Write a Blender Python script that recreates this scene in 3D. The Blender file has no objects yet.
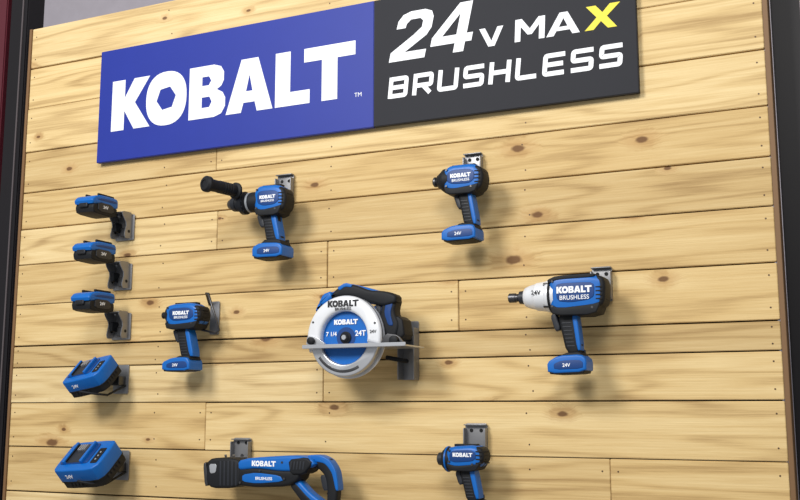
import bpy, bmesh, math, random
from mathutils import Vector
random.seed(4)
scn=bpy.context.scene
scn.view_settings.view_transform='Standard'
COL=bpy.context.collection

# ---------------------------------------------------------------- materials
def lin(c):
    c=c/255.0
    return c/12.92 if c<=0.04045 else ((c+0.055)/1.055)**2.4
def rgb(r,g,b): return (lin(r),lin(g),lin(b),1)
MATS={}
def pbr(name,c,rough=.5,metal=0.0,bump=0.0,bscale=900,var=0.08,spec=.5):
    if name in MATS: return MATS[name]
    m=bpy.data.materials.new(name);m.use_nodes=True
    nt=m.node_tree;b=nt.nodes['Principled BSDF']
    b.inputs['Roughness'].default_value=rough;b.inputs['Metallic'].default_value=metal
    b.inputs['Specular IOR Level'].default_value=spec
    tc=nt.nodes.new('ShaderNodeTexCoord')
    n=nt.nodes.new('ShaderNodeTexNoise');n.inputs['Scale'].default_value=14;n.inputs['Detail'].default_value=4
    nt.links.new(tc.outputs['Object'],n.inputs['Vector'])
    mx=nt.nodes.new('ShaderNodeMix');mx.data_type='RGBA'
    a=rgb(*c)
    mx.inputs[6].default_value=tuple(x*(1-var) for x in a[:3])+(1,)
    mx.inputs[7].default_value=tuple(min(1,x*(1+var)) for x in a[:3])+(1,)
    nt.links.new(n.outputs['Fac'],mx.inputs[0]);nt.links.new(mx.outputs[2],b.inputs['Base Color'])
    if bump:
        n2=nt.nodes.new('ShaderNodeTexNoise');n2.inputs['Scale'].default_value=bscale
        nt.links.new(tc.outputs['Object'],n2.inputs['Vector'])
        bp=nt.nodes.new('ShaderNodeBump');bp.inputs['Strength'].default_value=bump;bp.inputs['Distance'].default_value=.0006
        nt.links.new(n2.outputs['Fac'],bp.inputs['Height']);nt.links.new(bp.outputs[0],b.inputs['Normal'])
    MATS[name]=m;return m
BLUE=pbr('blue_plastic',(6,98,182),.40,0,.1,spec=.4)
BLUE2=pbr('blue_plastic_deep',(8,58,120),.45,0,.1,spec=.4)
BLACK=pbr('black_rubber',(20,22,26),.6,0,.3,spec=.3)
DARK=pbr('dark_plastic',(38,41,48),.45,0,.2,spec=.4)
STEEL=pbr('dark_steel',(84,84,86),.36,.8)
CHROME=pbr('bright_metal',(200,202,206),.28,.7)
SILVER=pbr('silver_housing',(226,228,232),.32,.12)
GALV=pbr('grey_bracket_steel',(134,134,136),.38,.5,.2,300)
HOLE=pbr('hole_black',(12,12,13),.8)
WHITE=pbr('white_print',(240,242,246),.5,0,0,1,.01)
GREYP=pbr('grey_print',(150,154,160),.5)
INK=pbr('black_print',(22,22,26),.5)
YEL=pbr('yellow_print',(230,214,30),.5,0,0,1,.01)
SBLUE=pbr('sign_blue',(32,50,146),.5,0,0,1,.05,.3)
SDARK=pbr('sign_charcoal',(38,39,45),.6,0,0,1,.05,.2)
MAROON=pbr('maroon_post',(86,26,38),.45,.1)

def woodmat():
    m=bpy.data.materials.new('pine_planks');m.use_nodes=True
    nt=m.node_tree;N=nt.nodes;L=nt.links;b=N['Principled BSDF']
    def nd(t,**k):
        n=N.new(t)
        for a,v in k.items(): setattr(n,a,v)
        return n
    def M(op,a,b_=None):
        n=nd('ShaderNodeMath',operation=op)
        for i,v in enumerate((a,b_)):
            if v is None: continue
            if isinstance(v,(int,float)): n.inputs[i].default_value=v
            else: L.new(v,n.inputs[i])
        return n.outputs[0]
    tc=nd('ShaderNodeTexCoord');geo=nd('ShaderNodeNewGeometry')
    sep=nd('ShaderNodeSeparateXYZ');L.new(tc.outputs['Object'],sep.inputs[0])
    R=geo.outputs['Random Per Island']
    kc=nd('ShaderNodeCombineXYZ')
    L.new(M('ADD',M('MULTIPLY',sep.outputs['X'],3.0),M('MULTIPLY',R,37)),kc.inputs[0])
    L.new(M('MULTIPLY',sep.outputs['Z'],6.0),kc.inputs[1])
    vo=nd('ShaderNodeTexVoronoi',voronoi_dimensions='2D');vo.inputs['Scale'].default_value=1
    L.new(kc.outputs[0],vo.inputs['Vector'])
    vs=nd('ShaderNodeSeparateColor');L.new(vo.outputs['Color'],vs.inputs[0])
    has=M('GREATER_THAN',vs.outputs[0],.62)
    size=M('ADD',M('MULTIPLY',M('POWER',vs.outputs[1],1.5),.05),.026)
    wob=nd('ShaderNodeTexNoise');wob.inputs['Scale'].default_value=45;L.new(tc.outputs['Object'],wob.inputs['Vector'])
    rel=M('DIVIDE',M('MULTIPLY',vo.outputs['Distance'],M('ADD',M('MULTIPLY',wob.outputs['Fac'],.8),.6)),size)
    kr=nd('ShaderNodeMapRange',interpolation_type='SMOOTHSTEP');L.new(rel,kr.inputs[0])
    kr.inputs[1].default_value=.6;kr.inputs[2].default_value=1.2;kr.inputs[3].default_value=1;kr.inputs[4].default_value=0
    knot=M('MULTIPLY',kr.outputs[0],has)
    hr=nd('ShaderNodeMapRange',interpolation_type='SMOOTHSTEP');L.new(rel,hr.inputs[0])
    hr.inputs[1].default_value=.8;hr.inputs[2].default_value=4.0;hr.inputs[3].default_value=1;hr.inputs[4].default_value=0
    halo=M('MULTIPLY',hr.outputs[0],has)
    wv=nd('ShaderNodeCombineXYZ')
    L.new(M('ADD',M('MULTIPLY',sep.outputs['X'],.55),M('MULTIPLY',R,53)),wv.inputs[0])
    L.new(M('MULTIPLY',R,91),wv.inputs[1])
    L.new(M('MULTIPLY',sep.outputs['Z'],7),wv.inputs[2])
    big=nd('ShaderNodeTexNoise');big.inputs['Scale'].default_value=1.2;big.inputs['Detail'].default_value=2;L.new(wv.outputs[0],big.inputs['Vector'])
    ring=M('ADD',M('MULTIPLY',big.outputs['Fac'],64),M('MULTIPLY',halo,3.0))
    rs=M('POWER',M('ADD',M('MULTIPLY',M('SINE',ring),.5),.5),2.2)
    fv=nd('ShaderNodeCombineXYZ')
    L.new(M('ADD',M('MULTIPLY',sep.outputs['X'],5),M('MULTIPLY',R,17)),fv.inputs[0])
    L.new(M('ADD',M('MULTIPLY',sep.outputs['Z'],210),M('MULTIPLY',halo,3)),fv.inputs[2])
    fine=nd('ShaderNodeTexNoise');fine.inputs['Scale'].default_value=1;fine.inputs['Detail'].default_value=6;fine.inputs['Roughness'].default_value=.7;L.new(fv.outputs[0],fine.inputs['Vector'])
    sv=nd('ShaderNodeCombineXYZ')
    L.new(M('ADD',M('MULTIPLY',sep.outputs['X'],1.2),M('MULTIPLY',R,29)),sv.inputs[0])
    L.new(M('MULTIPLY',sep.outputs['Z'],22),sv.inputs[2])
    blot=nd('ShaderNodeTexNoise');blot.inputs['Scale'].default_value=1;blot.inputs['Detail'].default_value=4;L.new(sv.outputs[0],blot.inputs['Vector'])
    g=M('ADD',M('MULTIPLY',rs,.16),M('ADD',M('MULTIPLY',fine.outputs['Fac'],.55),M('MULTIPLY',blot.outputs['Fac'],.55)))
    cr=nd('ShaderNodeValToRGB');L.new(g,cr.inputs[0])
    e=cr.color_ramp.elements
    e[0].position=.40;e[0].color=rgb(234,212,164)
    e[1].position=.95;e[1].color=rgb(150,116,72)
    x=cr.color_ramp.elements.new(.62);x.color=rgb(217,190,138)
    cr2=nd('ShaderNodeValToRGB');L.new(R,cr2.inputs[0])
    q=cr2.color_ramp.elements;q[0].color=(.80,.75,.67,1);q[1].color=(1.0,1.0,1.0,1)
    y=cr2.color_ramp.elements.new(.35);y.color=(.93,.87,.76,1)
    y=cr2.color_ramp.elements.new(.65);y.color=(1,.97,.90,1)
    mu=nd('ShaderNodeMix',data_type='RGBA',blend_type='MULTIPLY');mu.inputs[0].default_value=1
    L.new(cr.outputs[0],mu.inputs[6]);L.new(cr2.outputs[0],mu.inputs[7])
    m1=nd('ShaderNodeMix',data_type='RGBA');L.new(M('MULTIPLY',halo,.38),m1.inputs[0]);L.new(mu.outputs[2],m1.inputs[6]);m1.inputs[7].default_value=rgb(178,130,78)
    m2=nd('ShaderNodeMix',data_type='RGBA');L.new(M('MULTIPLY',knot,.85),m2.inputs[0]);L.new(m1.outputs[2],m2.inputs[6]);m2.inputs[7].default_value=rgb(96,60,34)
    L.new(m2.outputs[2],b.inputs['Base Color'])
    b.inputs['Roughness'].default_value=.7;b.inputs['Specular IOR Level'].default_value=.3
    bp=nd('ShaderNodeBump');bp.inputs['Strength'].default_value=.5;bp.inputs['Distance'].default_value=.002
    L.new(fine.outputs['Fac'],bp.inputs['Height']);L.new(bp.outputs[0],b.inputs['Normal'])
    return m
WOOD=woodmat()

# ---------------------------------------------------------------- helpers
def link(o,par=None):
    COL.objects.link(o)
    if par is not None: o.parent=par
    return o
def empty(name,loc):
    e=bpy.data.objects.new(name,None);e.empty_display_size=.05;e.location=loc;COL.objects.link(e);return e
def bm_obj(name,bm,mats,par=None,loc=(0,0,0),ang=38):
    bmesh.ops.recalc_face_normals(bm,faces=bm.faces)
    me=bpy.data.meshes.new(name);bm.to_mesh(me);bm.free()
    for m in (mats if isinstance(mats,(list,tuple)) else [mats]): me.materials.append(m)
    for p in me.polygons:p.use_smooth=True
    me.set_sharp_from_angle(angle=math.radians(ang))
    o=bpy.data.objects.new(name,me);o.location=loc
    return link(o,par)
def chaikin(p,n):
    for k in range(n):
        f=.18 if k==0 else .25
        q=[]
        for i in range(len(p)):
            a=p[i];b=p[(i+1)%len(p)]
            q.append((a[0]*(1-f)+b[0]*f,a[1]*(1-f)+b[1]*f));q.append((a[0]*f+b[0]*(1-f),a[1]*f+b[1]*(1-f)))
        p=q
    return p
def area(p): return sum(p[i][0]*p[(i+1)%len(p)][1]-p[(i+1)%len(p)][0]*p[i][1] for i in range(len(p)))/2
def inset(p,d):
    out=[];n=len(p)
    for i in range(n):
        a=Vector(p[i-1]);b=Vector(p[i]);c=Vector(p[(i+1)%n])
        e1=(b-a).normalized();e2=(c-b).normalized()
        n1=Vector((-e1.y,e1.x));n2=Vector((-e2.y,e2.x))
        m=n1+n2
        if m.length<1e-6:m=n1
        m.normalize();k=min(1.5,1/max(.3,m.dot(n1)))
        out.append(tuple(b+m*d*k))
    return out
def puff(name,par,pts,y0,y1,r,mat,smooth=2,axis='y',n=4,loc=(0,0,0)):
    p=chaikin(pts,smooth)
    if area(p)<0:p=p[::-1]
    lay=[]
    if r>0:
        for i in range(n+1):
            a=i/n*math.pi/2;lay.append((r*(1-math.sin(a)),y0+r*(1-math.cos(a))))
        for i in range(n,-1,-1):
            a=i/n*math.pi/2;lay.append((r*(1-math.sin(a)),y1-r*(1-math.cos(a))))
    else: lay=[(0,y0),(0,y1)]
    bm=bmesh.new();rings=[]
    for d,y in lay:
        q=inset(p,d) if d>1e-7 else p
        f={'y':lambda a,b:(a,y,b),'x':lambda a,b:(y,a,b),'z':lambda a,b:(a,b,y)}[axis]
        rings.append([bm.verts.new(f(*v)) for v in q])
    for A,B in zip(rings,rings[1:]):
        for i in range(len(A)):
            j=(i+1)%len(A);bm.faces.new((A[i],A[j],B[j],B[i]))
    bm.faces.new(rings[0][::-1]);bm.faces.new(rings[-1])
    return bm_obj(name,bm,mat,par,loc,32)
def rbox(name,par,c,s,r,mat,axis='y'):
    a,b,t={'y':(0,2,1),'x':(1,2,0),'z':(0,1,2)}[axis]
    w,h,d=s[a]/2,s[b]/2,s[t]/2
    k=min(r,w*.9,h*.9)
    pts=[]
    for cx,cy,a0 in((w-k,h-k,0),(-w+k,h-k,90),(-w+k,-h+k,180),(w-k,-h+k,270)):
        for i in range(4):
            an=math.radians(a0+i*30);pts.append((cx+k*math.cos(an),cy+k*math.sin(an)))
    return puff(name,par,pts,-d,d,min(r*.6,d*.6),mat,0,axis,3,c)
def box(name,par,c,s,mat,bev=0):
    bm=bmesh.new();bmesh.ops.create_cube(bm,size=1)
    for v in bm.verts:v.co=Vector((v.co.x*s[0],v.co.y*s[1],v.co.z*s[2]))
    if bev: bmesh.ops.bevel(bm,geom=bm.edges[:],offset=bev,segments=2,affect='EDGES')
    return bm_obj(name,bm,mat,par,c)
def lathe(name,par,c,d,prof,mat,seg=36):
    d=Vector(d).normalized();u=d.orthogonal().normalized();w=d.cross(u)
    bm=bmesh.new();rings=[]
    for t,r in prof:
        rings.append([bm.verts.new(Vector(c)+d*t+(u*math.cos(k*2*math.pi/seg)+w*math.sin(k*2*math.pi/seg))*max(r,1e-4)) for k in range(seg)])
    for A,B in zip(rings,rings[1:]):
        for i in range(seg):
            j=(i+1)%seg;bm.faces.new((A[i],A[j],B[j],B[i]))
    bm.faces.new(rings[0][::-1]);bm.faces.new(rings[-1])
    return bm_obj(name,bm,mat,par)
def tube(name,par,pts,r,mat):
    c=bpy.data.curves.new(name,'CURVE');c.dimensions='3D';c.bevel_depth=r;c.bevel_resolution=5;c.use_fill_caps=True
    s=c.splines.new('POLY');s.points.add(len(pts)-1)
    for q,p in zip(s.points,pts):q.co=(*p,1)
    c.materials.append(mat)
    return link(bpy.data.objects.new(name,c),par)
def flat(name,par,loops,y,mat,ext=.0005):
    c=bpy.data.curves.new(name,'CURVE');c.dimensions='2D';c.fill_mode='BOTH';c.extrude=ext
    for lp in loops:
        s=c.splines.new('POLY');s.points.add(len(lp)-1);s.use_cyclic_u=True
        for q,p in zip(s.points,lp):q.co=(p[0],p[1],0,1)
    c.materials.append(mat)
    o=bpy.data.objects.new(name,c);o.rotation_euler=(math.pi/2,0,0);o.location=(0,y,0)
    return link(o,par)
def rounded(ln,r,closed):
    out=[];n=len(ln)
    for i in range(n):
        if not closed and i in(0,n-1): out.append(Vector(ln[i]));continue
        a=Vector(ln[i-1]);b=Vector(ln[i]);c=Vector(ln[(i+1)%n])
        k=min(r,(a-b).length*.45,(c-b).length*.45)
        p=b+(a-b).normalized()*k;q=b+(c-b).normalized()*k
        for t in(0,.25,.5,.75,1): out.append(p*(1-t)**2+b*2*t*(1-t)+q*t*t)
    return out
def ribbon_mesh(name,par,lines,w,y,mat,rad):
    bm=bmesh.new()
    for k,(ln,closed) in enumerate(lines):
        ln=rounded(ln,rad,closed)
        n=len(ln);va=[];vb=[];yy=y-k*.00004
        for i in range(n):
            b=ln[i]
            a=ln[i-1] if(i>0 or closed) else None
            c=ln[(i+1)%n] if(i<n-1 or closed) else None
            e1=(b-a).normalized() if a is not None else (c-b).normalized()
            e2=(c-b).normalized() if c is not None else e1
            n1=Vector((-e1.y,e1.x));n2=Vector((-e2.y,e2.x));m=n1+n2
            if m.length<1e-4:m=n1.copy()
            m.normalize();kk=min(1.5,1/max(.2,m.dot(n1)))
            p=b+m*w/2*kk;q=b-m*w/2*kk
            va.append(bm.verts.new((p.x,yy,p.y)));vb.append(bm.verts.new((q.x,yy,q.y)))
        for i in range(n if closed else n-1):
            j=(i+1)%n;bm.faces.new((va[i],va[j],vb[j],vb[i]))
    me=bpy.data.meshes.new(name);bm.to_mesh(me);bm.free();me.materials.append(mat)
    return link(bpy.data.objects.new(name,me),par)
def text(name,par,body,x,y,z,size,mat,bold=0,width=1):
    c=bpy.data.curves.new(name,'FONT');c.body=body;c.size=size;c.offset=bold;c.extrude=.0003
    c.align_x='CENTER';c.align_y='CENTER';c.materials.append(mat)
    o=bpy.data.objects.new(name,c);o.location=(x,y,z);o.rotation_euler=(math.pi/2,0,0);o.scale=(width,1,1)
    return link(o,par)
# heavy block lettering (unit cap height), used on the sign and as the maker's print on the tools
_ou=[(1.30+.47*math.copysign(abs(math.cos(t))**.85,math.cos(t)),.5+.525*math.copysign(abs(math.sin(t))**.85,math.sin(t))) for t in [i*math.pi/20 for i in range(40)]]
_hx=[(1.30+.225*math.cos(math.radians(a)),.5+.235*math.sin(math.radians(a))) for a in range(8,368,60)]
LOGO=[('letter_k',[[(0,0),(0,1),(.31,1),(.31,.64),(.53,1),(.90,1),(.56,.52),(.93,0),(.55,0),(.31,.38),(.31,0)]]),
('letter_o',[_ou,_hx]),
('letter_b',[[(1.83,0),(1.83,1),(2.38,1),(2.53,.95),(2.60,.84),(2.60,.68),(2.55,.58),(2.45,.52),(2.58,.45),(2.64,.34),(2.64,.18),(2.56,.05),(2.40,0)],[(2.12,.62),(2.12,.79),(2.27,.79),(2.32,.705),(2.27,.62)],[(2.12,.2),(2.12,.40),(2.29,.40),(2.34,.3),(2.29,.2)]]),
('letter_a',[[(2.66,0),(2.98,1),(3.34,1),(3.66,0),(3.33,0),(3.28,.18),(3.04,.18),(2.99,0)],[(3.09,.39),(3.16,.70),(3.23,.39)]]),
('letter_l',[[(3.71,0),(3.71,1),(4.02,1),(4.02,.25),(4.42,.25),(4.42,0)]]),
('letter_t',[[(4.30,.75),(4.30,1),(5.32,1),(5.32,.75),(4.97,.75),(4.97,0),(4.66,0),(4.66,.75)]])]
def logo(par,x,y,z,h,mat,name='label'):
    loops=[]
    for _,ls in LOGO:
        for l in ls: loops.append([(x+(p[0]-2.66)*h,z+(p[1]-.5)*h) for p in l])
    return flat(name,par,loops,y,mat,.0002)
class Plan:
    """traced drawing of a tool side view: drawing units -> metres on the tool's own mid plane"""
    def __init__(s,ax,ay,kx,sl,kz,lean): s.a=(ax,ay,kx,sl,kz,lean)
    def __call__(s,px,py):
        ax,ay,kx,sl,kz,ln=s.a;du=px-ax;up=ay-py
        return (kx*(du+ln*up),kz*(up+sl*du))
    def L(s,pts): return [s(*p) for p in pts]
    def P(s,px,py,y=0): a=s(px,py);return (a[0],y,a[1])

# ---------------------------------------------------------------- plank display wall
XL,XR=-2.632,-.210
rows=[.06,.2,.34,.48,.63,.77,.91,1.05,1.195,1.337,1.480,1.622,1.738,1.809,1.947,2.084,2.206,2.333,2.476,2.632,2.778,2.925]
joints={1.337:[-.626],1.48:[-1.845],1.622:[-1.442],1.809:[-1.026],1.947:[-1.433],2.084:[-1.821],2.333:[-1.833],2.632:[-.9],1.195:[-1.5],.91:[-1.1],.48:[-1.7]}
bm=bmesh.new();nails=[]
for z0,z1 in zip(rows,rows[1:]):
    xs=[XL]+joints.get(z0,[])+[XR]
    for a,b in zip(xs,xs[1:]):
        g=.0018;off=random.uniform(.0004,.0040)
        r=bmesh.ops.create_cube(bm,size=1)
        vs=r['verts']
        dz=random.uniform(-.0008,.0008)
        for v in vs: v.co=Vector(((a+b)/2+v.co.x*(b-a-2*g*.5),.009+off+v.co.y*.018,(z0+z1)/2+dz+v.co.z*(z1-z0-2*g)))
        es=list({e for v in vs for e in v.link_edges})
        bmesh.ops.bevel(bm,geom=es,offset=.0014,segments=2,affect='EDGES')
        for xx in (a+.02,b-.02): nails+=[(xx,z0+(z1-z0)*.22,off),(xx,z0+(z1-z0)*.78,off)]
        for xx in (-1.43,-.83,-2.03):
            if a+.1<xx<b-.1: nails+=[(xx+random.uniform(-.01,.01),z0+(z1-z0)*.22,off),(xx+random.uniform(-.01,.01),z0+(z1-z0)*.78,off)]
disp=empty('plank_display_panel',(0,0,0))
bm_obj('planks',bm,WOOD,disp,ang=60)
box('backing',disp,((XL+XR)/2,.040,1.49),(XR-XL-.02,.03,2.84),pbr('backing_dark',(34,22,14),.8))
box('side_edge_left',disp,(XL-.006,.03,1.49),(.012,.06,2.87),pbr('edge_wood',(122,90,56),.6),.001)
box('side_edge_right',disp,(XR+.006,.034,1.49),(.012,.066,2.87),pbr('edge_wood',(122,90,56),.6),.001)
bm=bmesh.new()
for x,z,o_ in nails:
    r=bmesh.ops.create_cone(bm,cap_ends=True,segments=10,radius1=.0022,radius2=.0022,depth=.001)
    for v in r['verts']: v.co=Vector((x+v.co.x,o_-.0003+v.co.z*.6,z+v.co.y))
bm_obj('nails',bm,pbr('nail_dark',(84,62,42),.5,.4),disp)

# ---------------------------------------------------------------- sign
sign=empty('store_sign',(0,0,0))
box('panel_blue',sign,((-2.295-1.275)/2,-.011,2.5915),(1.02,.016,.381),SBLUE,.0015)
box('panel_charcoal',sign,((-1.275-.516)/2,-.011,2.5915),(.759,.016,.381),SDARK,.0015)
yS=-.0195
u=.170
for nm,ls in LOGO: flat(nm,sign,[[(-2.239+p[0]*u,2.500+p[1]*u) for p in l] for l in ls],yS,WHITE)
text('trademark',sign,'TM',-1.325,yS,2.503,.018,WHITE)
GL={'B':[([(0,-.12),(0,1.12)],0),([(0,1),(.97,1),(.97,0),(0,0)],0),([(.0,.5),(.97,.5)],0)],'R':[([(0,-.12),(0,1.12)],0),([(0,1),(1,1),(1,.42),(.0,.42)],0),([(.5,.42),(.98,-.08)],0)],'U':[([(0,1.12),(0,0),(1,0),(1,1.12)],0)],
 'S':[([(1.08,1),(0,1),(0,.5),(1,.5),(1,0),(-.08,0)],0)],'H':[([(0,-.12),(0,1.12)],0),([(1,-.12),(1,1.12)],0),([(0,.5),(1,.5)],0)],'L':[([(0,1.12),(0,0),(1.08,0)],0)],'E':[([(1.08,1),(0,1),(0,0),(1.08,0)],0),([(0,.5),(1.0,.5)],0)]}
def word(nm,s,x0,x1,z0,z1,w,mat,gap=.22,sh=0,rad=.012):
    n=len(s);cw=(x1-x0)/(n+(n-1)*gap);lines=[]
    for i,ch in enumerate(s):
        bx=x0+i*cw*(1+gap)
        for ln,cl in GL[ch]:
            lines.append(([(bx+w/2+p[0]*(cw-w)+sh*p[1]*(z1-z0),z0+w/2+p[1]*(z1-z0-w)) for p in ln],cl))
    return ribbon_mesh(nm,sign,lines,w,yS,mat,rad)
word('word_brushless','BRUSHLESS',-1.229,-.556,2.477,2.540,.0130,WHITE,.22,.08,.006)
def I(lp,x0,w=.118,h=.143,sh=.22,z0=2.585):
    return [(x0+p[0]*w+sh*p[1]*h,z0+p[1]*h) for p in lp]
two=[(0,0),(0,.19),(.50,.50),(.68,.64),(.68,.77),(.60,.83),(.36,.83),(.27,.75),(.26,.67),(.03,.67),(.04,.83),(.14,.95),(.32,1),(.68,1),(.86,.94),(.93,.82),(.93,.60),(.84,.46),(.36,.17),(.90,.17),(.90,0)]
flat('number_2',sign,[I(two,-1.226,.124)],yS,WHITE)
four=[(.60,0),(.60,.19),(0,.19),(0,.36),(.54,1),(.85,1),(.85,.36),(1.0,.36),(1.0,.19),(.85,.19),(.85,0)]
hole4=[(.60,.36),(.60,.78),(.25,.36)]
flat('number_4',sign,[I(four,-1.102,.124),I(hole4,-1.102,.124)],yS,WHITE)
vee=[(0,1),(.37,0),(.63,0),(1,1),(.76,1),(.5,.28),(.24,1)]
flat('letter_v',sign,[I(vee,-.948,.070,.054,0,2.586)],yS,WHITE)
emm=[(0,0),(0,1),(.22,1),(.5,.52),(.78,1),(1,1),(1,0),(.81,0),(.81,.66),(.57,.26),(.43,.26),(.19,.66),(.19,0)]
flat('letter_m',sign,[I(emm,-.846,.084,.063,.05,2.586)],yS,WHITE)
aaa=[(0,0),(.38,1),(.62,1),(1,0),(.78,0),(.70,.20),(.30,.20),(.22,0)]
flat('letter_a_small',sign,[I(aaa,-.757,.092,.063,.05,2.586),I([(.37,.37),(.5,.74),(.63,.37)],-.757,.092,.063,.05,2.586)],yS,WHITE)
exx=[(0,0),(.36,.5),(.02,1),(.32,1),(.54,.68),(.76,1),(1.08,1),(.68,.5),(1.0,0),(.72,0),(.50,.32),(.28,0)]
flat('letter_x',sign,[I(exx,-.652,.086,.066,.05,2.586)],yS,YEL)

# ---------------------------------------------------------------- tool hangers
def hanger(x,z,arm,w=.052,h=.085,armz=None):
    e=empty('tool_hanger',(x,0,z))
    rbox('plate',e,(0,-.003,0),(w,.003,h),.006,GALV)
    rbox('lip',e,(0,-.010,h/2-.004),(w,.016,.003),.002,GALV,'z')
    for s in(-1,1): rbox('flange',e,(s*(w/2-.0015),-.012,-.004),(.003,.020,h*.8),.002,GALV,'x')
    for dx in(-w*.22,w*.22):
        lathe('slot',e,(dx,-.0045,h*.28),(0,-1,0),[(0,.005),(.0006,.005)],HOLE,18)
    az=-h*.2 if armz is None else armz
    for dx in(-.014,.014):
        tube('prong',e,[(dx,-.006,az),(dx,-arm+.004,az),(dx,-arm,az+.010)],.0035,GALV)
    lathe('screw',e,(0,-.0045,-h*.3),(0,-1,0),[(0,.006),(.002,.005)],STEEL,16)
    return e
hanger(-1.575,2.245,.062,.056,.10)
hanger(-.975,2.252,.062)
hanger(-.630,1.915,.064,.052,.09)
hanger(-1.707,1.486,.068,.062,.065,-.024)
hanger(-.976,1.522,.064,.062,.085,-.030)

def shelf_hook(x,z,arm=.052):
    e=empty('battery_hanger',(x,0,z))
    rbox('plate',e,(0,-.003,-.012),(.074,.003,.084),.004,GALV)
    for s in(-1,1):
        puff('fin',e,[(-.004,-.048),(-.034,-.052),(-.040,-.040),(-.030,-.004),(-arm,.022),(-arm,.034),(-.004,.034)],s*.028-.0015,s*.028+.0015,0,GALV,1,'x')
        lathe('hole',e,(s*.028+.0018,-.02,-.028),(1,0,0),[(0,.005),(.0006,.005)],HOLE,14)
    rbox('tray',e,(0,-arm/2-.002,.030),(.056,arm,.003),.003,GALV,'z')
    rbox('latch',e,(.008,-.013,-.03),(.022,.02,.03),.004,STEEL)
    rbox('stop',e,(-.014,-.022,-.014),(.010,.03,.03),.003,BLACK)
    return e

def battery(x,z,p):
    e=empty('cordless_tool_battery',(x,-p,z))
    puff('base',e,[(-.052,-.030),(-.058,-.012),(-.052,.002),(.052,.002),(.054,-.026),(.03,-.032)],-.036,.036,.004,BLACK,1,'x')
    puff('shell',e,[(-.058,-.004),(-.064,.010),(-.050,.024),(-.02,.030),(.048,.030),(.055,.022),(.055,-.004),(.0,-.004),(-.02,.004)],-.038,.038,.006,BLUE,1,'x')
    puff('side_panel',e,[(-.036,-.022),(-.036,.006),(.030,.006),(.036,-.022)],.030,.0385,.0015,DARK,1,'x')
    puff('side_stripe',e,[(-.048,.012),(-.020,.020),(.044,.020),(.048,.012)],.030,.0388,.001,BLUE2,1,'x')
    t=text('label',e,'24V',0,0,0,.014,WHITE,.0002);t.rotation_euler=(math.pi/2,0,math.pi/2);t.location=(.0392,-.004,-.008)
    rbox('rail_left',e,(-.024,.01,.033),(.008,.07,.008),.003,BLACK);rbox('rail_right',e,(.024,.01,.033),(.008,.07,.008),.003,BLACK)
    rbox('release_button',e,(0,-.060,-.006),(.034,.008,.014),.004,DARK)
    for i in range(3): rbox('button_rib',e,(0,-.0645,-.010+i*.004),(.026,.001,.0015),.0005,HOLE)
    return e
for (bx,bz,hx_,hz) in((-2.196,2.229,-2.176,2.190),(-2.196,2.083,-2.178,2.030),(-2.192,1.928,-2.174,1.872)):
    shelf_hook(hx_,hz);battery(bx,bz,.115)

# ---------------------------------------------------------------- chargers (boxy, tilted forward on a bracket)
def charger(x,z,p,rx,ry,rz,k):
    top=empty('battery_charger',(x,-p,z))
    e=bpy.data.objects.new('charger_unit',None);COL.objects.link(e);e.parent=top
    e.rotation_euler=(math.radians(rx),math.radians(ry),math.radians(rz));e.scale=(k,k,k)
    W,Dp,H=.170,.120,.062
    o=[(-W/2,-Dp/2+.012),(-W/2+.012,-Dp/2),(W/2-.020,-Dp/2),(W/2,-Dp/2+.022),(W/2,Dp/2-.012),(W/2-.012,Dp/2),(-W/2+.012,Dp/2),(-W/2,Dp/2-.012)]
    puff('base',e,[(a*.98,b*.98) for a,b in o],-H/2-.010,-.012,.003,BLACK,1,'z')
    puff('body',e,o,-.016,H/2,.005,BLUE,1,'z')
    puff('seam',e,[(a*1.003,b*1.003) for a,b in o],-.017,-.013,.0005,HOLE,1,'z')
    rbox('battery_bay',e,(-.018,.006,H/2),(.110,.080,.005),.008,BLUE2,'z')
    rbox('bay_floor',e,(-.018,.006,H/2+.001),(.060,.074,.006),.003,DARK,'z')
    for s in(-1,1):
        rbox('rail',e,(-.018+s*.034,.006,H/2+.006),(.010,.082,.012),.003,BLUE,'z')
        rbox('rail_groove',e,(-.018+s*.028,.006,H/2+.006),(.003,.070,.006),.001,BLACK,'z')
    for i in range(4): rbox('contact',e,(-.030+i*.008,.025,H/2+.007),(.003,.022,.008),.001,CHROME,'z')
    rbox('status_panel',e,(.060,-.005,H/2+.0005),(.026,.060,.002),.004,BLACK,'z')
    for i in range(3): lathe('led',e,(.060,-.020+i*.014,H/2+.0015),(0,0,1),[(0,.003),(.001,.0025)],GREYP,12)
    for i in range(5): rbox('vent',e,(-.045+i*.014,-Dp/2-.0003,-.026),(.008,.002,.012),.001,HOLE)
    t=text('label',e,'24V',0,0,0,.018,WHITE,.0003);t.location=(-.03,-Dp/2-.0006,.006)
    for i in range(5): rbox('side_vent',e,(W/2+.0003,-.03+i*.014,-.024),(.002,.008,.012),.001,HOLE)
    rbox('wall_plate',top,(.035,p-.003,-.01),(.06,.003,.09),.004,GALV)
    rbox('wall_arm',top,(.035,p-.020,-.015),(.040,.034,.030),.004,STEEL)
    tube('support_wire',top,[(.055,p-.006,-.030),(.057,.01,-.060),(.045,-.045,-.056),(.0,-.048,-.050)],.0035,BLACK)
    return top
charger(-2.202,1.704,.098,42,-9,-4,.88)
charger(-2.187,1.440,.105,42,-4,-4,1.04)

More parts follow.
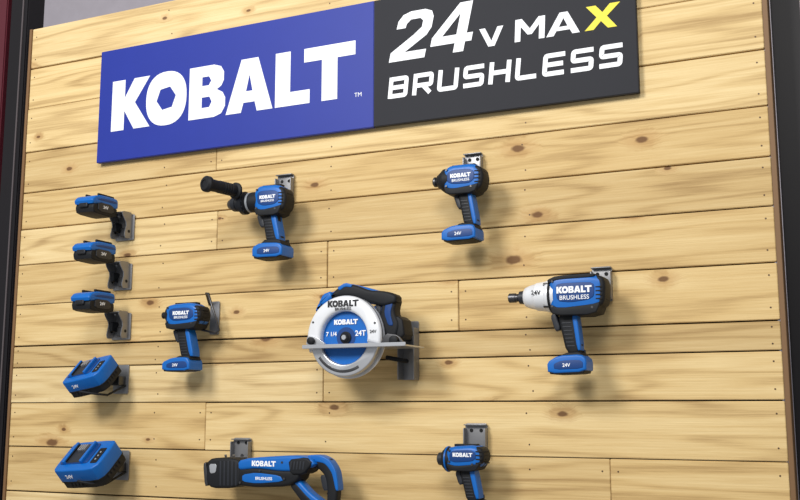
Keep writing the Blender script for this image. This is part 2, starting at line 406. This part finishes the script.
# ---------------------------------------------------------------- pistol-grip tools
def scl(pts,k,kz=None,dx=0,dz=0,c=None):
    kz=kz or k
    if c is None: c=(sum(p[0] for p in pts)/len(pts),sum(p[1] for p in pts)/len(pts))
    return [(c[0]+(p[0]-c[0])*k+dx,c[1]+(p[1]-c[1])*kz+dz) for p in pts]
def pistol(name,loc,D,body,handle,foot,trig,stripe,cap,footcap,t=.030,kb=.9,kf=.8):
    e=empty(name,loc);tf=.0345
    B=D.L(body);cb=(sum(p[0] for p in B)/len(B),sum(p[1] for p in B)/len(B))
    B=scl(B,kb,1,c=cb);CP=scl(D.L(cap),kb,1,c=cb)
    puff('housing',e,B,-t,t,.013,BLUE,1)
    puff('seam',e,scl(B,1.012),-.0012,.0012,.0004,HOLE,1)
    puff('side_panel',e,scl(B,.70,.50,-.002,.004),-t-.0015,t+.0015,.0015,BLUE2,1)
    puff('rear_cap',e,CP,-t*.96,t*.96,.009,BLACK,1)
    xs=[p[0] for p in B];zs=[p[1] for p in B];x1=max(xs);z1=max(zs);x0=min(xs);z0=min(zs)
    puff('lower_overmold',e,[(x0+.003,z0+(z1-z0)*.28),(x0+.012,z0-.001),(x1-.020,z0-.002),(x1-.006,z0+(z1-z0)*.30),(x1-.03,z0+(z1-z0)*.24),(x0+.03,z0+(z1-z0)*.18)],-t-.002,t+.002,.003,BLACK,1)
    rbox('top_rail',e,((x0+x1)/2-.002,0,z1-.001),((x1-x0)*.6,.022,.006),.002,BLACK,'z')
    for i in range(4): rbox('vent',e,(x1-.011,-t*.96-.0004,(z0+z1)/2+.016-i*.0095),(.016,.003,.0035),.001,HOLE)
    for i in range(4): rbox('rear_vent',e,(x1+.0008,0,(z0+z1)/2+.016-i*.0095),(.003,t*1.0,.0035),.001,HOLE)
    for a,b in((x0+.012,z0+.022),(x1-.028,z0+.016),(x0+.013,z1-.014)):
        lathe('screw',e,(a,-t-.0003,b),(0,-1,0),[(0,.0032),(.0025,.0028)],STEEL,12)
    H=D.L(handle)
    H=scl(H,.94,1)
    puff('grip',e,H,-.017,.017,.009,BLACK,1)
    puff('grip_inlay',e,D.L(stripe),-.0185,.0185,.003,BLUE,1)
    a0,a1,a2,a3=[Vector(p) for p in H]
    for i in range(7):
        f=.30+i*.085
        L_=a0.lerp(a3,f);R_=a1.lerp(a2,f);c_=L_.lerp(R_,.40)
        rbox('grip_rib',e,(c_.x,-.0170,c_.y),((R_-L_).length*.5,.0016,.0028),.001,DARK)
    puff('trigger',e,D.L(trig),-.010,.010,.004,DARK,1)
    rbox('direction_switch',e,(a0.x+.010,-.0165,a0.y-.002),(.013,.008,.006),.002,BLACK)
    F=D.L(foot);cf=(sum(p[0] for p in F)/len(F),sum(p[1] for p in F)/len(F))
    F=scl(F,kf,.96,c=cf)
    puff('battery_collar',e,scl(D.L(footcap),kf,1,0,-.001),-.028,.028,.005,BLACK,1)
    puff('battery',e,F,-tf,tf,.005,BLUE,1)
    fx0=min(p[0] for p in F);fx1=max(p[0] for p in F);fz0=min(p[1] for p in F);fz1=max(p[1] for p in F)
    puff('battery_side',e,scl(F,.74,.50,.004,-.003),-tf-.001,tf+.001,.001,BLUE2,1)
    puff('battery_base',e,[(fx0+.004,fz0+.008),(fx0+.008,fz0-.002),(fx1-.008,fz0),(fx1-.004,fz0+.009)],-tf+.0015,tf-.0015,.003,BLACK,1)
    rbox('battery_latch',e,(fx0-.0005,0,(fz0+fz1)/2-.004),(.005,.030,.014),.002,DARK,'x')
    rbox('belt_clip',e,(fx1-.028,tf+.002,fz1-.008),(.018,.004,.045),.003,STEEL)
    text('label_foot',e,'24V',(fx0+fx1)/2,-tf-.0014,(fz0+fz1)/2-.003,.012,WHITE,.0002)
    return e,(x0,x1,z0,z1),t
def prints(e,b,t,h,hs=None,dx=-.002):
    x0,x1,z0,z1=b;cx=(x0+x1)/2+dx;cz=(z0+z1)/2
    logo(e,cx,-t-.0020,cz+h*.75,h,WHITE)
    if hs: text('label_small',e,'BRUSHLESS',cx,-t-.0020,cz-h*.45,hs,WHITE,.0001)
# hammer drill
D=Plan(262,212,.00343,-.0961,.00296,-.0213)
e,b,t=pistol('hammer_drill',(-1.601,-.09,2.167),D,
 [(257,192),(264,187),(284,186),(291,191),(291,207),(284,214),(267,217),(257,212)],
 [(263,212),(278,210),(284,243),(269,245)],[(254,249),(264,244),(288,243),(292,247),(291,257),(254,260)],
 [(258,216),(264,213),(267,227),(262,228)],[(273,213),(278,212),(283,240),(279,241)],[(282,187),(290,189),(293,198),(291,209),(283,214)],
 [(262,245),(268,240),(286,239),(290,245)],kb=.88,kf=.78)
prints(e,b,t,.0100,.009)
c=D.P(257,202)
lathe('gearbox',e,c,(-1,0,0),[(-.02,.029),(0,.030),(.012,.030),(.014,.028),(.030,.027),(.032,.030),(.048,.029),(.050,.025)],BLACK)
lathe('clutch_ring',e,(c[0]-.018,c[1],c[2]),(-1,0,0),[(0,.0285),(.001,.0295),(.006,.0295),(.007,.0285)],GREYP)
for k in range(12):
    a=k*math.pi/6;rbox('clutch_knurl',e,(c[0]-.040,math.cos(a)*.0295,c[2]+math.sin(a)*.0295),(.014,.004,.004),.001,DARK,'x')
lathe('chuck',e,(c[0]-.050,c[1],c[2]),(-1,0,0),[(0,.022),(.002,.0235),(.012,.0235),(.013,.021),(.015,.021),(.016,.023),(.028,.022),(.032,.020),(.046,.012),(.048,.008)],DARK)
lathe('chuck_bore',e,(c[0]-.098,c[1],c[2]),(-1,0,0),[(0,.006),(.0008,.006)],HOLE,16)
lathe('side_handle_collar',e,(c[0]-.036,c[1],c[2]),(-1,0,0),[(0,.031),(.001,.034),(.012,.034),(.013,.031)],DARK)
hc=(c[0]-.044,-.025,c[2]+.030)
lathe('side_handle',e,hc,(-.20,-1,.0),[(0,.011),(.012,.011),(.013,.024),(.019,.024),(.022,.017),(.04,.0185),(.042,.0170),(.05,.0185),(.052,.0170),(.06,.0185),(.062,.0170),(.07,.0185),(.072,.017),(.08,.0185),(.09,.017),(.118,.018),(.122,.023),(.132,.023),(.138,.017),(.1385,.011),(.136,.0105)],BLACK)

D=Plan(462,195,.00284,-.0951,.0027,.0096)
e,b,t=pistol('impact_driver',(-.976,-.09,2.161),D,
 [(445,173),(453,167),(478,165),(486,171),(486,186),(478,194),(452,195),(445,190)],
 [(458,191),(473,190),(480,227),(466,229)],[(443,233),(456,227),(479,225),(482,230),(482,240),(443,244)],
 [(454,196),(459,193),(464,208),(459,210)],[(469,192),(473,191),(479,224),(475,225)],[(477,166),(486,169),(488,178),(486,188),(478,194)],
 [(455,230),(462,224),(478,223),(481,229)],kb=.94,kf=.86)
prints(e,b,t,.0108,.010)
c=D.P(447,181)
lathe('nose',e,c,(-1,0,0),[(-.02,.030),(0,.033),(.006,.032),(.018,.022),(.024,.018),(.026,.012),(.038,.011),(.040,.008)],BLACK)
lathe('collet',e,(c[0]-.03,c[1],c[2]),(-1,0,0),[(0,.0125),(.001,.0135),(.006,.0135),(.007,.0125)],STEEL)

D=Plan(187,335,.00364,-.0376,.00297,-.0323)
e,b,t=pistol('compact_impact_driver',(-1.861,-.08,1.819),D,
 [(168,310),(173,305),(198,303),(207,308),(208,321),(200,328),(176,330),(169,324)],
 [(178,328),(192,327),(197,359),(184,361)],[(164,363),(177,358),(197,357),(200,362),(200,371),(164,372)],
 [(174,331),(179,329),(183,342),(178,343)],[(188,329),(192,328),(197,356),(193,357)],[(199,305),(207,307),(209,315),(207,322),(200,327)],
 [(176,361),(181,356),(196,355),(199,360)],kb=.88,kf=.76)
prints(e,b,t,.0110,.010)
c=D.P(172,315)
lathe('nose',e,c,(-1,0,0),[(-.02,.028),(0,.030),(.006,.028),(.014,.019),(.018,.014),(.020,.010),(.032,.010),(.034,.007)],BLACK)
h=empty('tool_hanger',(-1.820,0,1.884))
rbox('plate',h,(.002,-.003,-.01),(.034,.003,.10),.004,GALV)
tube('rod',h,[(-.016,-.006,.030),(.002,-.05,.060),(.014,-.055,.058),(.056,-.055,-.052),(.044,-.052,-.060),(-.030,-.05,-.045)],.0035,STEEL)

# impact wrench
D=Plan(565,320,.00254,-.038,.00247,.0251)
e,b,t=pistol('impact_wrench',(-.702,-.10,1.819),D,
 [(550,281),(560,277),(600,276),(607,281),(607,304),(599,311),(572,316),(553,313)],
 [(557,311),(578,309),(584,353),(568,356)],[(548,363),(560,356),(586,354),(592,359),(592,372),(549,375)],
 [(551,316),(557,312),(562,330),(556,332)],[(573,312),(578,311),(583,350),(579,351)],[(598,276),(606,278),(609,285),(608,304),(600,310)],
 [(559,359),(566,353),(584,351),(589,358)],t=.036,kb=.96,kf=.88)
prints(e,b,t,.0165,.015)
c=D.P(553,296)
lathe('hammer_case',e,c,(-1,0,0),[(-.01,.038),(0,.040),(.006,.041),(.012,.040),(.014,.038),(.040,.035),(.042,.033),(.058,.029),(.070,.024),(.074,.018)],SILVER)
lathe('case_band',e,(c[0]+.002,c[1],c[2]),(-1,0,0),[(0,.0415),(.001,.0425),(.005,.0425),(.006,.0415)],BLACK)
for k in range(4):
    a=math.radians(45+90*k);lathe('case_bolt',e,(c[0]-.004,math.cos(a)*.037,c[2]+math.sin(a)*.037),(-1,0,0),[(0,.005),(.012,.005),(.013,.003)],STEEL,12)
lathe('anvil_sleeve',e,(c[0]-.074,c[1],c[2]),(-1,0,0),[(0,.017),(.012,.016),(.014,.010),(.018,.010)],DARK)
lathe('anvil',e,(c[0]-.090,c[1],c[2]),(-1,0,0),[(0,.010),(.006,.010),(.007,.012),(.024,.012),(.026,.009)],STEEL)
q=D(540,294);text('label_case',e,'24V',q[0],-.0385,q[1],.015,INK,.0003)
puff('upper_shroud',e,D.L([(551,281),(560,277),(598,275),(597,279),(562,281),(552,285)]),-.0365,.0365,.002,BLACK,1)

# compact drill bottom right
D=Plan(467,470,.00272,.0268,.00248,.01)
e,b,t=pistol('compact_drill',(-.970,-.09,1.449),D,
 [(448,452),(453,446),(479,445),(487,450),(488,462),(482,468),(456,470),(448,466)],
 [(460,467),(475,466),(483,502),(469,504)],[(452,508),(462,503),(485,501),(489,506),(488,518),(453,520)],
 [(456,472),(461,469),(465,484),(460,485)],[(471,468),(476,467),(482,498),(478,499)],[(479,446),(486,448),(489,455),(488,462),(481,468)],
 [(462,506),(468,500),(484,499),(488,505)],kb=.94,kf=.86)
prints(e,b,t,.0100)
c=D.P(451,459)
lathe('nose',e,c,(-1,0,0),[(-.02,.028),(0,.030),(.006,.031),(.012,.030),(.014,.026),(.018,.024)],BLACK)
lathe('nose_ring',e,(c[0]-.004,c[1],c[2]),(-1,0,0),[(0,.031),(.001,.0325),(.004,.0325),(.005,.031)],BLUE)
lathe('chuck',e,(c[0]-.018,c[1],c[2]),(-1,0,0),[(0,.018),(.014,.016),(.018,.010)],DARK)

# reciprocating saw
D=Plan(275,475,.00323,.0317,.00269,-.0186)
e=empty('reciprocating_saw',(-1.533,-.10,1.422))
puff('nose_boot',e,D.L([(211,461),(216,457),(236,457),(246,460),(246,485),(236,488),(216,488),(210,482)]),-.032,.032,.008,BLACK,1)
for i in range(5): puff('boot_groove',e,D.L([(225+i*4,460),(226.6+i*4,460),(226.6+i*4,485),(225+i*4,485)]),-.0328,.0328,.001,DARK,0)
puff('shoe',e,D.L([(206,463),(209,461),(212,485),(208,486)]),-.026,.026,.002,STEEL,1)
puff('shoe_window',e,D.L([(214,463),(222,463),(221,472),(215,473)]),-.0330,-.03,.001,CHROME,1)
puff('housing',e,D.L([(243,460),(256,457),(300,455),(316,458),(320,465),(306,471),(286,471),(262,468),(243,470)]),-.032,.032,.008,BLUE,1)
puff('lower_housing',e,D.L([(241,468),(262,467),(286,470),(306,470),(303,480),(292,486),(262,487),(241,485)]),-.030,.030,.008,BLACK,1)
puff('side_panel',e,D.L([(248,474),(262,472),(286,475),(289,481),(262,483),(248,481)]),-.0320,.0320,.002,BLUE,1)
puff('rear_motor',e,D.L([(294,459),(312,457),(318,463),(309,474),(296,474)]),-.035,.035,.005,BLACK,1)
for i in range(5): puff('vent',e,D.L([(297+i*3,461),(298.5+i*3,461),(297.5+i*3,469),(296+i*3,469)]),-.0358,-.03,.0004,DARK,0)
puff('d_handle',e,D.L([(308,457),(320,456),(330,459),(335,467),(338,490),(334,514),(325,514),(328,492),(326,476),(319,468),(308,467)]),-.015,.015,.008,BLACK,2)
puff('handle_shell',e,D.L([(309,455),(322,455),(331,460),(337,471),(339,490),(336,490),(333,473),(326,463),(311,461)]),-.0165,.0165,.003,BLUE,2)
puff('handle_bridge',e,D.L([(290,481),(301,479),(312,492),(328,504),(324,514),(306,504)]),-.018,.018,.007,BLUE,1)
puff('bridge_overmold',e,D.L([(292,484),(298,482),(310,496),(322,506),(318,511),(306,503)]),-.0195,.0195,.003,BLACK,1)
puff('trigger',e,D.L([(320,475),(327,475),(329,490),(323,490)]),-.009,.009,.003,DARK,1)
puff('battery',e,D.L([(312,514),(342,511),(346,532),(314,536)]),-.034,.034,.006,BLUE,1)
for a_,b_ in((246,482),(290,478),(266,470),(288,462)):
    q=D(a_,b_);lathe('screw',e,(q[0],-.0325,q[1]),(0,-1,0),[(0,.0035),(.001,.003)],STEEL,12)
q=D(270,463);logo(e,q[0],-.0326,q[1],.0145,WHITE)
q=D(270,478);text('label_small',e,'BRUSHLESS',q[0],-.0326,q[1],.011,WHITE,.0002)
lathe('blade_clamp',e,D.P(211,474),(-1,0,0),[(0,.012),(.012,.011),(.014,.006)],STEEL)

# circular saw
D=Plan(348,330,.00306,-.0371,.0027,-.0079)
e=empty('circular_saw',(-1.299,-.12,1.812))
cc=D(350,338)
def ringpts(cx,cz,r,a0,a1,n=36): return [(cx+r*math.cos(math.radians(a0+(a1-a0)*i/n)),cz+r*math.sin(math.radians(a0+(a1-a0)*i/n))) for i in range(n+1)]
R0=.112
up=ringpts(cc[0],cc[1],R0,-12,200)+ringpts(cc[0],cc[1],.070,200,-12)
puff('upper_guard',e,up,-.040,-.002,.010,SILVER,0)
rim=ringpts(cc[0],cc[1],R0+.001,-8,196)+ringpts(cc[0],cc[1],R0-.007,196,-8)
puff('guard_rim',e,rim,-.030,-.026,.001,STEEL,0)
lathe('guard_back',e,(cc[0],-.004,cc[1]),(0,1,0),[(0,R0*.97),(.004,R0*.97)],SILVER,64)
bl=[]
for i in range(24):
    a=i*15
    for da,rr in((0,.094),(3,.0955),(6,.089),(11,.090)):
        bl.append((cc[0]+rr*math.cos(math.radians(a+da)),cc[1]+rr*math.sin(math.radians(a+da))))
puff('blade',e,bl,-.020,-.018,0,CHROME,0)
lathe('blade_print',e,(cc[0],-.020,cc[1]),(0,-1,0),[(0,.074),(.001,.074)],BLUE,56)
lathe('blade_print_inner',e,(cc[0],-.0212,cc[1]),(0,-1,0),[(0,.028),(.0008,.028)],BLUE2,40)
low=ringpts(cc[0],cc[1],.104,172,352)+ringpts(cc[0],cc[1],.072,352,172)
puff('lower_guard',e,low,-.034,-.012,.004,CHROME,0)
puff('guard_slot',e,ringpts(cc[0],cc[1],.094,215,300,16)+ringpts(cc[0],cc[1],.086,300,215,16),-.0348,-.030,.0005,STEEL,0)
lathe('arbor',e,(cc[0],-.022,cc[1]),(0,-1,0),[(0,.016),(.004,.016),(.006,.012),(.010,.010)],BLACK,32)
lathe('arbor_bolt',e,(cc[0],-.032,cc[1]),(0,-1,0),[(0,.007),(.004,.007)],CHROME,6)
for a in(20,155,185):
    q=(cc[0]+.101*math.cos(math.radians(a)),-.0395,cc[1]+.101*math.sin(math.radians(a)))
    lathe('guard_screw',e,q,(0,-1,0),[(0,.0035),(.0012,.003)],STEEL,12)
lathe('motor',e,D.P(366,326,.0),(0,1,0),[(0,.052),(.05,.052),(.058,.046),(.064,.030)],BLUE2,40)
puff('housing',e,D.L([(315,312),(319,302),(332,292),(350,283),(366,287),(382,292),(386,302),(372,305),(352,296),(337,300),(324,310)]),-.010,.045,.010,BLUE,1)
puff('top_grip',e,D.L([(332,299),(337,291),(348,283),(360,286),(372,291),(388,292),(398,296),(398,304),(386,307),(372,303),(356,297),(342,297)]),-.020,.024,.008,BLACK,1)
puff('grip_accent',e,D.L([(341,288),(349,283),(356,285),(355,288),(349,287),(343,291)]),-.022,.026,.002,BLUE,1)
puff('front_knob',e,D.L([(321,304),(326,294),(334,291),(336,298),(328,306)]),-.022,.028,.008,BLUE,1)
puff('rear_grip',e,D.L([(385,296),(398,299),(395,312),(400,324),(397,338),(384,339),(380,322)]),-.014,.030,.008,BLACK,1)
puff('rear_grip_inlay',e,D.L([(388,302),(395,302),(392,314),(395,326),(390,326),(386,314)]),-.016,-.010,.002,BLUE2,1)
puff('trigger',e,D.L([(376,304),(382,306),(381,316),(377,315)]),-.006,.014,.003,DARK,1)
puff('motor_housing',e,D.L([(372,306),(384,304),(388,330),(384,346),(372,346)]),-.004,.045,.008,BLUE2,1)
puff('battery',e,D.L([(382,318),(402,316),(405,338),(384,341)]),-.01,.05,.006,BLACK,1)
b0=D(313,348);b1=D(413,347)
box('base_plate',e,((b0[0]+b1[0])/2,.0,(b0[1]+b1[1])/2),(b1[0]-b0[0],.12,.004),CHROME,.001)
box('base_edge',e,((b0[0]+b1[0])/2,-.059,(b0[1]+b1[1])/2+.003),(b1[0]-b0[0],.003,.010),CHROME,.001)
puff('bevel_bracket_front',e,D.L([(314,347),(315,337),(325,338),(335,346)]),-.045,-.037,.001,CHROME,1)
lathe('bevel_knob',e,D.P(320,342,-.045),(0,-1,0),[(0,.010),(.010,.010),(.012,.007)],BLACK,20)
puff('bevel_bracket_rear',e,D.L([(386,346),(392,334),(404,336),(411,346)]),-.045,-.037,.001,STEEL,1)
lathe('depth_knob',e,D.P(401,341,-.045),(0,-1,0),[(0,.012),(.012,.012),(.014,.008)],BLACK,20)
logo(e,cc[0],-.0408,cc[1]+.090,.0175,INK)
text('label_guard',e,'BRUSHLESS',cc[0],-.0408,cc[1]+.0755,.010,INK,.0001)
logo(e,cc[0],-.0232,cc[1]+.042,.0135,WHITE,'label_disc')
text('label_teeth',e,'24T',cc[0]+.044,-.0232,cc[1]+.010,.020,WHITE,.0004)
text('label_size',e,'7 1/4',cc[0]-.044,-.0232,cc[1]+.010,.016,WHITE,.0003)
text('label_rim',e,'24V',cc[0]+.090,-.0408,cc[1]+.012,.012,INK,.0002)
h=empty('tool_hanger',(-1.166,0,1.760))
rbox('plate',h,(0,-.003,0),(.05,.003,.16),.005,GALV)
for s in(-1,1): rbox('lip',h,(s*.0235,-.02,-.01),(.003,.034,.14),.002,GALV,'x')
rbox('arm',h,(-.01,-.035,.032),(.03,.06,.012),.003,DARK)
tube('hook',h,[(.0,-.03,-.03),(.0,-.050,-.03),(-.05,-.052,-.02)],.006,BLACK)

# ---------------------------------------------------------------- surroundings
box('floor',None,(-1.4,.2,-.05),(9,8,.1),pbr('grey_concrete',(120,118,115),.7,0,.4,60))
box('wall_back',None,(-1.4,2.6,2.5),(9,.1,5),pbr('pale_lavender_wall',(206,198,206),.8))
BMP=pbr('black_metal_post',(20,17,21),.5,.0,spec=.3)
TRIM=pbr('grey_trim',(96,88,90),.4,.3)
post=empty('exhibit_frame_post',(-2.72,.06,0))
box('post',post,(0,0,1.9),(.085,.08,3.8),BMP,.004)
box('groove',post,(.02,-.041,1.9),(.006,.004,3.8),TRIM)
post=empty('exhibit_frame_post',(-2.83,.06,0))
box('post',post,(0,0,1.9),(.10,.08,3.8),MAROON,.004)
post=empty('exhibit_frame_post',(.04,.16,0))
box('post',post,(.0,0,1.9),(.48,.10,3.8),BMP,.004)
box('rail',post,(-.165,-.056,1.9),(.008,.012,3.8),TRIM,.002)

# ---------------------------------------------------------------- lights
w=bpy.data.worlds.new('hall');scn.world=w;w.use_nodes=True
w.node_tree.nodes['Background'].inputs[0].default_value=(.93,.96,1,1);w.node_tree.nodes['Background'].inputs[1].default_value=.42
def areal(n,loc,tgt,size,e,c=(1,1,1)):
    l=bpy.data.lights.new(n,'AREA');l.size=size;l.energy=e;l.color=c
    o=bpy.data.objects.new(n,l);o.location=loc;o.rotation_euler=(Vector(tgt)-Vector(loc)).to_track_quat('-Z','Y').to_euler();COL.objects.link(o)
areal('ceiling_lamp',(-2.3,-3.6,4.0),(-1.3,0,1.9),1.2,135,(1,.98,.95))
areal('ceiling_lamp',(.2,-3.8,4.2),(-1.2,0,1.9),1.2,80,(1,.98,.95))

# ---------------------------------------------------------------- camera
cam=bpy.data.cameras.new('camera');cam.lens=45.86;cam.sensor_width=36
co=bpy.data.objects.new('camera',cam);COL.objects.link(co);co.location=(0,-2.55,1.6)
co.rotation_euler=Vector((-.4206,.8939,.1547)).to_track_quat('-Z','Y').to_euler()
scn.camera=co
